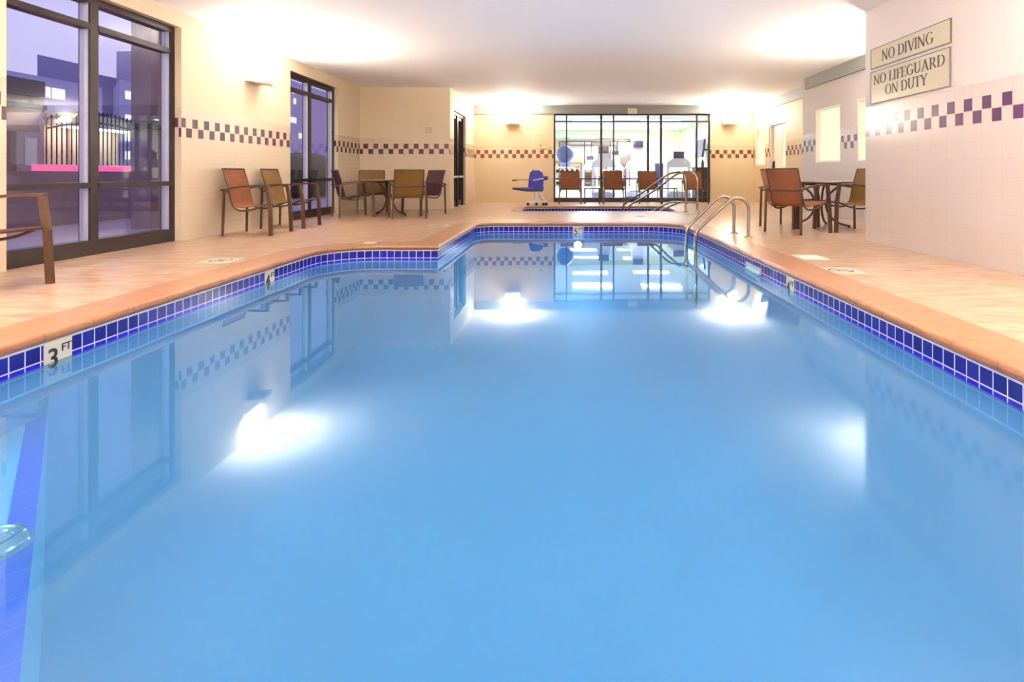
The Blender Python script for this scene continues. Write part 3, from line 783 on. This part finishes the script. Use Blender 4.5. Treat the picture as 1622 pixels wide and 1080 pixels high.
tag(MB().box(2.28, 2.52, 5.42, 5.70, .0005, .006).build('skimmer_lid', 'cream'), 'plain cream square skimmer lid set in right deck', 'lid')
tag(MB().box(-2.35, -2.22, 6.6, 6.72, .0085, .012).build('drain_cap', 'cream'), 'small cream cap on the coping where the pool narrows', 'cap')
sk = thing('pool_skimmer', 'skimmer mouth with pale teal flap in right waterline tiles', 'skimmer', (1.9, 5.72, -.16))
mb = MB(); mb.box(-.012, -.001, -.23, -.20, -.06, .06); mb.box(-.012, -.001, .20, .23, -.06, .06); mb.box(-.012, -.001, -.20, .20, .03, .06); mb.build('skimmer_frame', 'gym_grey', sk)
t_ = plain('teal flap plastic', (130, 205, 215), .3)
mb = MB(); mb.add([(-.004, -.2, .03), (-.004, .2, .03), (-.035, .2, -.03), (-.035, -.2, -.03), (-.001, -.2, .03), (-.001, .2, .03), (-.028, .2, -.034), (-.028, -.2, -.034)], [(0, 1, 2, 3), (4, 5, 6, 7), (0, 1, 5, 4), (2, 3, 7, 6), (0, 3, 7, 4), (1, 2, 6, 5)])
mb.build('skimmer_flap', t_, sk)
pl = thing('underwater_light', 'glowing round underwater lamp in the far pool wall', 'light', (.21, 9.43, -.36))
m = Matrix.Rotation(PI/2, 4, 'X')
MB().lathe([(.12, .001), (.12, .02), (.10, .03), (.085, .03)], n=24, m=m).build('lamp_ring', 'chrome', pl)
MB().lathe([(.085, .012), (.06, .035), (.001, .042)], n=24, m=m).build('lens', 'pool_lens', pl)
li = bpy.data.lights.new('pool_lamp', 'AREA'); li.shape = 'DISK'; li.size = .17; li.energy = 16; li.color = (.75, .9, 1)
lo = bpy.data.objects.new('pool_lamp', li); COL.objects.link(lo); lo.location = (.21, 9.38, -.36); lo.rotation_euler = (-PI/2-.1, 0, 0)
rl = thing('pool_step_fitting', 'round chrome ring fitting on the underwater step at left edge', 'fitting', (-1.875, 1.86, -.42))
MB().lathe([(.10, .0045), (.10, .02), (.085, .045), (.06, .052), (.052, .03)], n=32).build('ring', 'chrome', rl)
MB().lathe([(.05, .02), (.045, .035), (.02, .055), (.001, .06)], n=24).build('center_cap', 'gym_grey', rl)

# ------------------------------------------------------------------ pool lift
lf = thing('pool_lift', 'royal blue seated pool lift on white base beside the spa', 'pool lift', (-.75, 14.75, 0))
mb = MB(); mb.box(-.25, .28, -.16, .22, .05, .10); mb.box(-.08, .08, -.08, .08, .10, .16); mb.build('base', 'white_plastic', lf)
mb = MB(); mb.tube([(0, 0, .14), (-.02, 0, .36)], .045, 12); mb.build('column', 'white_plastic', lf)
mb = MB(); mb.tube([(.22, .05, .10), (.06, .05, .40)], .028, 10); mb.build('actuator', 'white_plastic', lf)
for x in (-.2, .02, .2, .27): 
    mb = MB(); mb.lathe([(.035, -.02), (.04, -.015), (.04, .015), (.035, .02)], n=16, m=Matrix.Translation((x, -.19, .04)) @ Matrix.Rotation(PI/2, 4, 'X')); mb.build('caster', 'black', lf)
# seat shell
sb = [(-.20, 0), (.19, 0), (.20, .12), (.215, .30), (.17, .43), (.09, .485), (-.09, .485), (-.15, .44), (-.175, .30)]
MB().prism(sb, -.035, .035, frame_m((-.02, .1, .42), (1, .25, 0), (0, .12, 1))).build('backrest', 'blue_vinyl', lf)
mb = MB(); mb.add([(-.60, -.20, .41), (-.20, -.28, .36), (.17, -.16, .36), (.20, .12, .40), (-.22, .14, .42), (-.58, .02, .43), (-.60, -.20, .455), (-.20, -.28, .44), (.17, -.16, .43), (.20, .12, .47), (-.22, .14, .465), (-.58, .02, .465)],
    [(5, 4, 3, 2, 1, 0), (6, 7, 8, 9, 10, 11)]+[(i, (i+1) % 6, (i+1) % 6+6, i+6) for i in range(6)]); mb.build('seat', 'dark_blue', lf)
mb = MB(); mb.tube([(-.2, .06, .66), (-.42, -.02, .66), (-.5, -.04, .655)], .010, 8); mb.build('armrest', 'black', lf)
mb = MB(); mb.tube([(-.62, -.06, .645), (-.5, -.04, .655)], .02, 8); mb.build('hand_grip', 'black', lf)
mb = MB(); mb.tube([(.2, .0, .70), (.0, -.12, .655), (-.08, -.14, .65)], .016, 8); mb.build('armrest', 'white_plastic', lf)['label'] = 'white armrest'
mb = MB(); mb.box(.20, .30, -.02, .12, .65, .75); mb.build('control_box', 'dark_blue', lf)
mb = MB(); mb.tube([(-.15, .14, .84), (-.13, .16, .95), (-.03, .17, .96)], .014, 8); mb.tube([(.12, .2, .86), (.12, .2, .96)], .02, 8); mb.build('headrest_bracket', 'white_plastic', lf)

# ------------------------------------------------------------------ wall lamps
def lamp_shell(bow_y):
    return 1-.22*(bow_y/.2)**2
def lamp_body():
    """trough lamp: local x = out of the wall, y = along the wall; open along its sloping top"""
    outer = [(0, .16), (0, .0), (.16, -.01), (.215, -.028), (.245, -.02), (.262, .01), (.255, .05)]
    inner = [(.24, .05), (.246, .012), (.236, -.006), (.21, -.012), (.16, .006), (.014, .014), (.014, .16)]
    prof = outer+inner; K = len(prof); n = 10; vs = []
    for i in range(n+1):
        y = -.2+.4*i/n; b = lamp_shell(y); vs += [(x*b if x > .05 else x, y, z) for x, z in prof]
    fs = [(i*K+k, i*K+(k+1) % K, (i+1)*K+(k+1) % K, (i+1)*K+k) for i in range(n) for k in range(K)]
    tri = tessellate_polygon([[Vector((x, z, 0)) for x, z in prof]])
    fs += [tuple(t) for t in tri]+[tuple(q+n*K for q in t) for t in tri]
    return vs, fs
LAMPS = []
def wall_lamp(x, y, z, rz, label, lens='lamp_lens'):
    t = thing('wall_lamp', label, 'lamp', (x, y, z), rz, 'uplight wall lamps')
    vs, fs = lamp_body(); mb = MB(); mb.add(vs, fs); mb.build('lamp_housing', 'cream', t)
    for s_ in (-1, 1):
        mb = MB(); ep = [(0, -.002), (.13, -.012), (.175, -.03), (.21, -.022), (.213, .05), (.17, .075), (.035, .195), (0, .195)]
        mb.prism(ep, .2, .212, Matrix(((1, 0, 0, 0), (0, 0, s_, 0), (0, 1, 0, 0), (0, 0, 0, 1)))); mb.build('end_cap', 'cream', t)
    mb = MB(); mb.add([(.03, -.18, .135), (.03, .18, .135), (.185, .18, .035), (.185, -.18, .035)], [(0, 1, 2, 3)]); mb.build('lens', lens, t)
wall_lamp(XL, 8.5, 2.18, 0, 'cream trough uplight on left wall between the two windows', 'lamp_lens_low')
wall_lamp(-1.5, YB, 2.24, -PI/2, 'cream uplight on the back wall, left of the gym glass', 'lamp_lens_low')
wall_lamp(4.72, YB, 2.24, -PI/2, 'cream uplight on the back wall, right of the gym glass', 'lamp_lens_low')
wall_lamp(XL, 2.6, 2.18, 0, 'cream uplight on left wall near the camera')  # lamps from here down are added out of view to brighten the room
wall_lamp(XL, -1.6, 2.18, 0, 'cream uplight on left wall behind the camera')
wall_lamp(XR, 2.8, 2.18, PI, 'cream uplight on near right wall')
wall_lamp(XR, -1.6, 2.18, PI, 'cream uplight on right wall behind the camera')
wall_lamp(XM, 8.1, 2.18, PI, 'cream uplight in the right alcove', 'lamp_lens_low')  # alcove lamp added out of sight behind the near wall

# emergency light, notices, plates
em = thing('emergency_light', 'small cream box fixed under the grey beam over gym glass', 'light', (1.93, YB-.05, 2.54))
MB().box(-.13, .13, -.09, -.001, 0, .15).build('housing', 'cream', em); 
for s in (-1, 1): MB().lathe([(.03, 0), (.035, .02), (.03, .03)], n=14, m=Matrix.Translation((s*.07, -.09, .07)) @ Matrix.Rotation(PI/2, 4, 'X')).build('lamp_head', 'white_plastic', em)
nb = thing('rules_notice', 'faint cream pool rules board on back wall left of the gym glass', 'sign', (-.76, YB, 1.54))
MB().box(-.29, .29, -.012, -.001, 0, .76).build('notice_board', plain('notice cream', (222, 202, 166), .4, var=.02), nb)
mb = MB()
for k in range(7): mb.box(-.25+(.12 if k > 2 else 0), .25-(k % 3)*.03, -.0135, -.012, .68-k*.075, .686-k*.075)
mb.box(-.27, -.26, -.0135, -.012, .1, .45); mb.build('notice_lines', plain('notice tan lines', (190, 164, 120), .5), nb)
MB().lathe([(.035, .012), (.035, .016)], n=16, m=Matrix.Translation((.06, 0, .09)) @ Matrix.Rotation(PI/2, 4, 'X')).build('notice_emblem', plain('notice emblem tan', (180, 156, 104), .5), nb)
tag(MB().box(-3.18, -3.03, 12.93, 12.949, 1.74, 1.88).build('wall_plate', plain('beige plate', (208, 186, 158), .5)), 'small beige square plate on the wall above the left table', 'wall plate')

# ------------------------------------------------------------------ the gym behind the glass
GX0, GX1, GY0, GY1, GZ = -1.4, 4.75, YB+.2, 23.4, 2.62
struct(MB().box(GX0-.1, GX1+.1, GY0, GY1+.1, -.1, 0).build('floor_gym', plain('gym floor', (190, 196, 204), .4)))
struct(MB().box(GX0-.1, GX1+.1, GY0, GY1+.1, GZ, GZ+.1).build('ceiling_gym', 'gym_white'))
struct(MB().box(GX0-.1, GX0, GY0, GY1, 0, GZ).build('wall_gym_left', 'gym_white'))
struct(MB().box(GX1, GX1+.1, GY0, GY1, 0, GZ).build('wall_gym_right', 'gym_green'))
struct(MB().box(GX0-.1, GX1+.1, GY1, GY1+.1, 0, GZ).build('wall_gym_back', 'gym_green'))
tag(MB().box(-1.2, 2.7, GY1-.02, GY1-.001, .3, 2.4).build('gym_mirror', 'mirror'), 'large frameless mirror covering the rear wall of the gym', 'mirror')
for (x, y, wh) in ((.9, 18.9, 'front left'), (3.2, 18.9, 'front right'), (.95, 21.5, 'rear left'), (3.25, 21.5, 'rear right')):
    t = thing('ceiling_panel', '%s fluorescent panel in the gym ceiling' % wh, 'ceiling light', (x, y, GZ), 0, 'gym ceiling panels')
    MB().box(-.7, .7, -.33, .33, -.02, -.001).build('panel_frame', 'gym_white_m', t)
    MB().box(-.66, .66, -.29, .29, -.024, -.0205).build('lens', 'fluor', t)
    li = bpy.data.lights.new('gym_light', 'AREA'); li.shape = 'RECTANGLE'; li.size = 1.3; li.size_y = .56; li.energy = 50; li.color = (.97, .99, 1)
    lo = bpy.data.objects.new('gym_light', li); COL.objects.link(lo); lo.location = (x, y, GZ-.03)
def treadmill(x, y, zs, label, rz=0):
    t = thing('treadmill', label, 'treadmill', (x, y, 0), rz, 'cardio machines in the gym')
    mb = MB(); mb.box(-.38, .38, -.2, 1.5, .06, .2); mb.box(-.3, .3, -.25, -.2, .06, .16); mb.build('deck', 'gym_grey', t)
    MB().box(-.26, .26, 0, 1.45, .2, .215).build('belt', 'black', t)
    for s in (-1, 1):
        mb = MB(); mb.bar((s*.34, -.05, .2), (s*.33, -.12, 1.12), .06, .09); mb.build('upright', 'gym_white_m', t)
        mb = MB(); mb.tube(smooth_path([(s*.33, -.1, 1.12), (s*.36, .1, 1.1), (s*.36, .45, 1.02)], 4), .022, 8); mb.build('handrail', 'gym_white_m', t)
    mb = MB(); mb.prism([(-.40, 1.02), (.40, 1.02), (.36, 1.2), (.2, 1.32), (-.2, 1.32), (-.36, 1.2)], -.06, .06, frame_m((0, -.12, 0), (1, 0, 0), (0, 0, 1))); mb.build('console', 'gym_white_m', t)
    MB().box(-.2, .2, -.16, -.06, 1.32, zs).build('monitor_neck', 'gym_white_m', t)
    MB().box(-.17, .17, -.19, -.12, zs-.02, zs+.2).build('monitor', 'screen', t)
treadmill(1.25, 18.6, 1.50, 'white treadmill with dark monitor behind second gym glass chair')
treadmill(2.45, 19.2, 1.72, 'white treadmill with tall monitor in the middle of gym')
treadmill(3.65, 18.4, 1.33, 'white treadmill with dark monitor toward the right in gym')
rk = thing('dumbbell_rack', 'white dumbbell rack below the blue ball in gym', 'rack', (.0, 17.7, 0))
for s in (-1, 1): MB().box(s*.5-.03, s*.5+.03, -.2, .2, 0, 1.15).build('side_frame', 'gym_white_m', rk)
for z in (.45, .82, 1.13): MB().box(-.47, .47, -.2, .2, z, z+.03).build('shelf', 'gym_white_m', rk)
k = 0
first = None
rows = {.86: 'middle', .49: 'lower'}
for z in (.86, .49):
    for i in range(6):
        x = -.38+i*.15
        if first is None:
            t = thing('dumbbell', 'x', 'dumbbell', (x, 17.62, z+.05)); first = t
            m = Matrix.Rotation(PI/2, 4, 'X')
            MB().lathe([(.015, -.1), (.015, .1)], n=8, m=m).build('handle', 'chrome', t)
            for s in (-1, 1): MB().lathe([(.05, s*.1-.04), (.055, s*.1-.02), (.055, s*.1+.02), (.05, s*.1+.04)], n=12, m=m).build('weight', 'black', t)
        else: t = copy_tree(first)
        t.location = (x, 17.68, z+.045)
        tag(t, 'black dumbbell on the %s shelf of the gym rack' % rows[z], 'dumbbell', 'dumbbells on the %s rack shelf' % rows[z])
tag(MB().sphere((.0, 17.7, 1.435), .272, 20).build('exercise_ball', 'ball'), 'big blue exercise ball on top of the gym rack', 'ball')
tv = thing('television', 'dark wall television high on the right gym wall', 'television', (GX1-.13, 18.9, 1.6))
MB().bar((-.1, 0, 0), (.12, 0, .02), .06, .06).build('bracket', 'black', tv)
mb = MB(); mb.box(-.04, .03, -.5, .5, -.3, .3, Matrix.Translation((-.12, 0, .05)) @ Matrix.Rotation(.15, 4, 'Y')); mb.build('screen_panel', 'screen', tv)
cb = thing('storage_cabinet', 'dark brown cabinet in right corner just inside the gym', 'cabinet', (4.2, 17.15, 0))
MB().box(-.32, .32, -.22, .22, .0, .98).build('cabinet_body', 'wood_dark', cb); MB().box(-.35, .35, -.25, .25, .98, 1.01).build('cabinet_top', 'wood_dark', cb)
for s in (-1, 1): 
    d_ = MB().box(s*.155-.145, s*.155+.145, -.24, -.221, .06, .94).build('door', 'wood_dark', cb)
    MB().box(s*.04-.008, s*.04+.008, -.26, -.241, .45, .6).build('handle', 'chrome', d_)
tag(MB().lathe([(.04, 0), (.045, .02), (.045, .16), (.02, .2), (.02, .24)], (4.15, 17.15, 1.01), 16).build('spray_bottle', plain('olive bottle', (110, 112, 84), .3)), 'olive bottle standing on dark gym cabinet', 'bottle')
ex = thing('weight_machine', 'grey and white multi-station weight machine at right rear of gym', 'exercise machine', (3.5, 21.2, 0))
for x in (-.5, .5):
    MB().box(x-.04, x+.04, -.04, .04, 0, 1.9).build('upright', 'gym_white_m', ex)
MB().box(-.5, .5, -.05, .05, 1.83, 1.9).build('top_beam', 'gym_white_m', ex); MB().box(-.15, .15, -.1, .1, .3, 1.2).build('weight_stack', 'screen', ex)
MB().box(-.2, .2, -.6, -.15, .42, .5).build('seat', 'blue_vinyl', ex); MB().box(-.04, .04, -.5, -.1, 0, .42).build('seat_post', 'gym_grey', ex)

# ------------------------------------------------------------------ the courtyard outside
struct(MB().box(-70, XL-.25, -20, 70, -.12, -.02).build('ground_courtyard', 'patio'))
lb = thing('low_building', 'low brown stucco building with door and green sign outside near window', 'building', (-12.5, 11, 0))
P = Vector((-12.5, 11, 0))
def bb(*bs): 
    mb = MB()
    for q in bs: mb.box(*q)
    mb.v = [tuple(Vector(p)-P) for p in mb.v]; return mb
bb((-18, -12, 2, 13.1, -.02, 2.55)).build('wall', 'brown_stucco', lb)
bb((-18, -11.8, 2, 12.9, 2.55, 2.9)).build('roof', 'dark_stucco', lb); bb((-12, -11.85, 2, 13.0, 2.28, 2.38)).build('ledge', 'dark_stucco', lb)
dd = bb((-12, -11.95, 12.38, 13.0, 0, 1.76)).build('door', 'tan_wall', lb); bb((-11.95, -11.93, 12.56, 12.84, 1.0, 1.62)).build('pane', 'cream', dd)  # door placed outdoors to stand in for one reflected in the window
t = thing('exit_sign', 'small green lit exit sign on the brown building outside', 'sign', (-11.99, 12.86, 1.95))  # sign placed outdoors to stand in for a reflection in the glass
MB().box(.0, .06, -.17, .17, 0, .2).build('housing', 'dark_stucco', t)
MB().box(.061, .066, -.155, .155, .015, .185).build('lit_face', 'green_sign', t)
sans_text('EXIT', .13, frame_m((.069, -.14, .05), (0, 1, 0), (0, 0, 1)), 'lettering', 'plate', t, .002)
tw = thing('tower_block', 'slate blue tower block rising behind the low building', 'building', (-33, 34, 0)); P = Vector((-33, 34, 0))
def skew(x, ya, yb, h, back=8):
    mb = MB(); pl_ = [(x, ya), (x, yb), (x-back, yb+back*1.25), (x-back, ya+back*1.12)]
    mb.prism(pl_, 0, h, Matrix.Identity(4)); mb.v = [tuple(Vector(p)-P) for p in mb.v]; return mb
skew(-30, 32.3, 36.2, 7.6).build('wall', 'far_purple', tw)
tw2 = thing('tower_block', 'stepped slate block right of the tallest tower outside', 'building', (-33, 39, 0)); P = Vector((-33, 39, 0))
skew(-30, 36.3, 39.5, 7.2).build('wall', 'far_purple', tw2)
of = thing('office_block', 'long pale purple office block with a few lit windows', 'building', (-24, 30, 0)); P = Vector((-24, 30, 0))
bb((-28, -22, 10, 27, -.02, 4.9)).build('wall', 'far_grey', of)
for y0_, y1_, z0_, z1_ in ((23.9, 24.25, 4.05, 4.5), (24.35, 24.95, 4.05, 4.5), (23.9, 24.3, 2.7, 3.15), (24.4, 24.95, 2.7, 3.15), (26.0, 26.6, 3.6, 3.75)): bb((-22, -21.95, y0_, y1_, z0_, z1_)).build('window', 'lit_window', of)
fo = thing('far_office', 'pale lavender office with bright windows seen through both windows', 'building', (-26, 44, 0)); P = Vector((-26, 44, 0))
bb((-30, -24, 38, 62, 0, 9.0)).build('wall', 'far_grey', fo)
for y_, z_, w_ in ((48.6, 8.1, .7), (49.9, 7.9, .5), (48.8, 7.1, .5), (50.2, 7.0, .4), (49.6, 5.3, 1.1), (51.2, 4.0, .5), (50.6, 1.2, .9), (42.0, 6.0, 1.2), (44.0, 6.0, 1.2)):
    bb((-24, -23.95, y_, y_+w_, z_, z_+.5)).build('window', 'lit_window', fo)
nb2 = thing('narrow_office', 'narrow pale office tower outside, left of the stucco column', 'building', (-25, 32, 0)); P = Vector((-25, 32, 0))
skew(-24, 30.6, 34, 5.9, 3).build('wall', 'far_grey', nb2)
for z_ in (1.6, 2.6, 3.6, 4.9): bb((-24, -23.95, 31, 32.2, z_, z_+.45)).build('window', 'lit_window', nb2)
pv = thing('lit_pavilion', 'pale lit garden shelter with curtains across the courtyard', 'building', (-10.2, 12.4, 0)); P = Vector((-10.2, 12.4, 0))
pav = plain('pavilion cream', (226, 216, 204), .7)
bb((-11.6, -9.25, 10.5, 12.3, 1.72, 1.95)).build('canopy', pav, pv)
bb((-9.5, -9.35, 10.6, 12.2, 1.69, 1.719)).build('strip_light', emit('pavilion strip light', (255, 236, 214), 9), pv)  # strip added under the canopy to brighten the curtains
for yy_ in (10.55, 11.1, 11.65, 12.2): bb((-9.75, -9.67, yy_, yy_+.08, 0, 1.75)).build('post', 'tan_wall', pv)
for yy_, mm_ in ((10.66, 'tan_wall'), (11.22, 'tan_wall'), (11.76, 'tan_wall')): bb((-9.72, -9.70, yy_, yy_+.4, 0, 1.75)).build('curtain', mm_, pv)
fp = thing('glow_planter', 'low grey courtyard wall topped with pink neon glow', 'planter', (-8, 9.5, 0)); P = Vector((-8, 9.5, 0))
bb((-8.6, -8.2, 8.3, 12.2, -.02, .86)).build('planter_wall', 'brown_stucco', fp)
bb((-8.5, -8.3, 9.05, 10.95, .86, .97)).build('glow_tube', 'pink_glow', fp)
fe = thing('metal_fence', 'black spiked metal fence curving across the courtyard', 'fence', (-9, 9.75, 0)); P = Vector((-9, 9.75, 0))
mb = MB()
for i in range(25):
    y = 9.75+i*.1; x = -8.9; h = 1.75+.18*math.sin(PI*i/24)
    mb.tube([(x+9, y-9.75, 0), (x+9, y-9.75, h)], .012, 6); mb.lathe([(.03, 0), (.03, .03), (.002, .08)], (x+9, y-9.75, h), 8)
mb.build('pickets', 'black', fe); fe.children[0]['kind'] = 'stuff'
mb = MB(); mb.tube([(.1, i*.1, 1.6+.18*math.sin(PI*i/24)) for i in range(25)], .018, 6); mb.tube([(.1, 0, .2), (.1, 2.4, .2)], .018, 6); mb.build('fence_rail', 'black', fe)
cl = thing('stucco_column', 'thick brown stucco column just outside the near window', 'column', (-6.45, 8.85, 0)); P = Vector((-6.45, 8.85, 0))
bb((-6.6, -6.3, 8.64, 9.07, -.02, 4.2)).build('shaft', 'brown_stucco', cl); bb((-6.63, -6.27, 8.61, 9.10, 1.5, 1.58)).build('ledge', 'dark_stucco', cl)
yl = thing('courtyard_lamp', 'wall lamp outside on the courtyard face of the left wall', 'lamp', (XL-.25, 8.3, 2.9))  # lamp added outside, unseen, to light the column and patio
MB().box(-.16, -.02, -.12, .12, 0, .06).build('housing', 'dark_stucco', yl); MB().box(-.15, -.03, -.11, .11, -.02, -.001).build('lens', emit('courtyard lamp lens', (255, 226, 190), 60), yl)
hg = tag(MB().sphere((-9.6, 21, .7), 1.0, 16, (1, 3, .9)).build('clipped_shrub', 'hedge'), 'rounded dark shrub outside the second window', 'shrub')

# ------------------------------------------------------------------ world
w = bpy.data.worlds.new('dusk'); scene.world = w; w.use_nodes = True; nt = w.node_tree; nt.nodes.clear()
out = nt.nodes.new('ShaderNodeOutputWorld'); bg = nt.nodes.new('ShaderNodeBackground'); tc = nt.nodes.new('ShaderNodeTexCoord')
sp = nt.nodes.new('ShaderNodeSeparateXYZ'); cr = nt.nodes.new('ShaderNodeValToRGB')
nt.links.new(tc.outputs['Generated'], sp.inputs[0]); nt.links.new(sp.outputs[2], cr.inputs[0]); nt.links.new(cr.outputs[0], bg.inputs[0]); nt.links.new(bg.outputs[0], out.inputs[0])
cr.color_ramp.elements[0].position = 0; cr.color_ramp.elements[0].color = srgb(212, 208, 246)
cr.color_ramp.elements[1].position = .6; cr.color_ramp.elements[1].color = srgb(176, 170, 240)
bg.inputs[1].default_value = .42
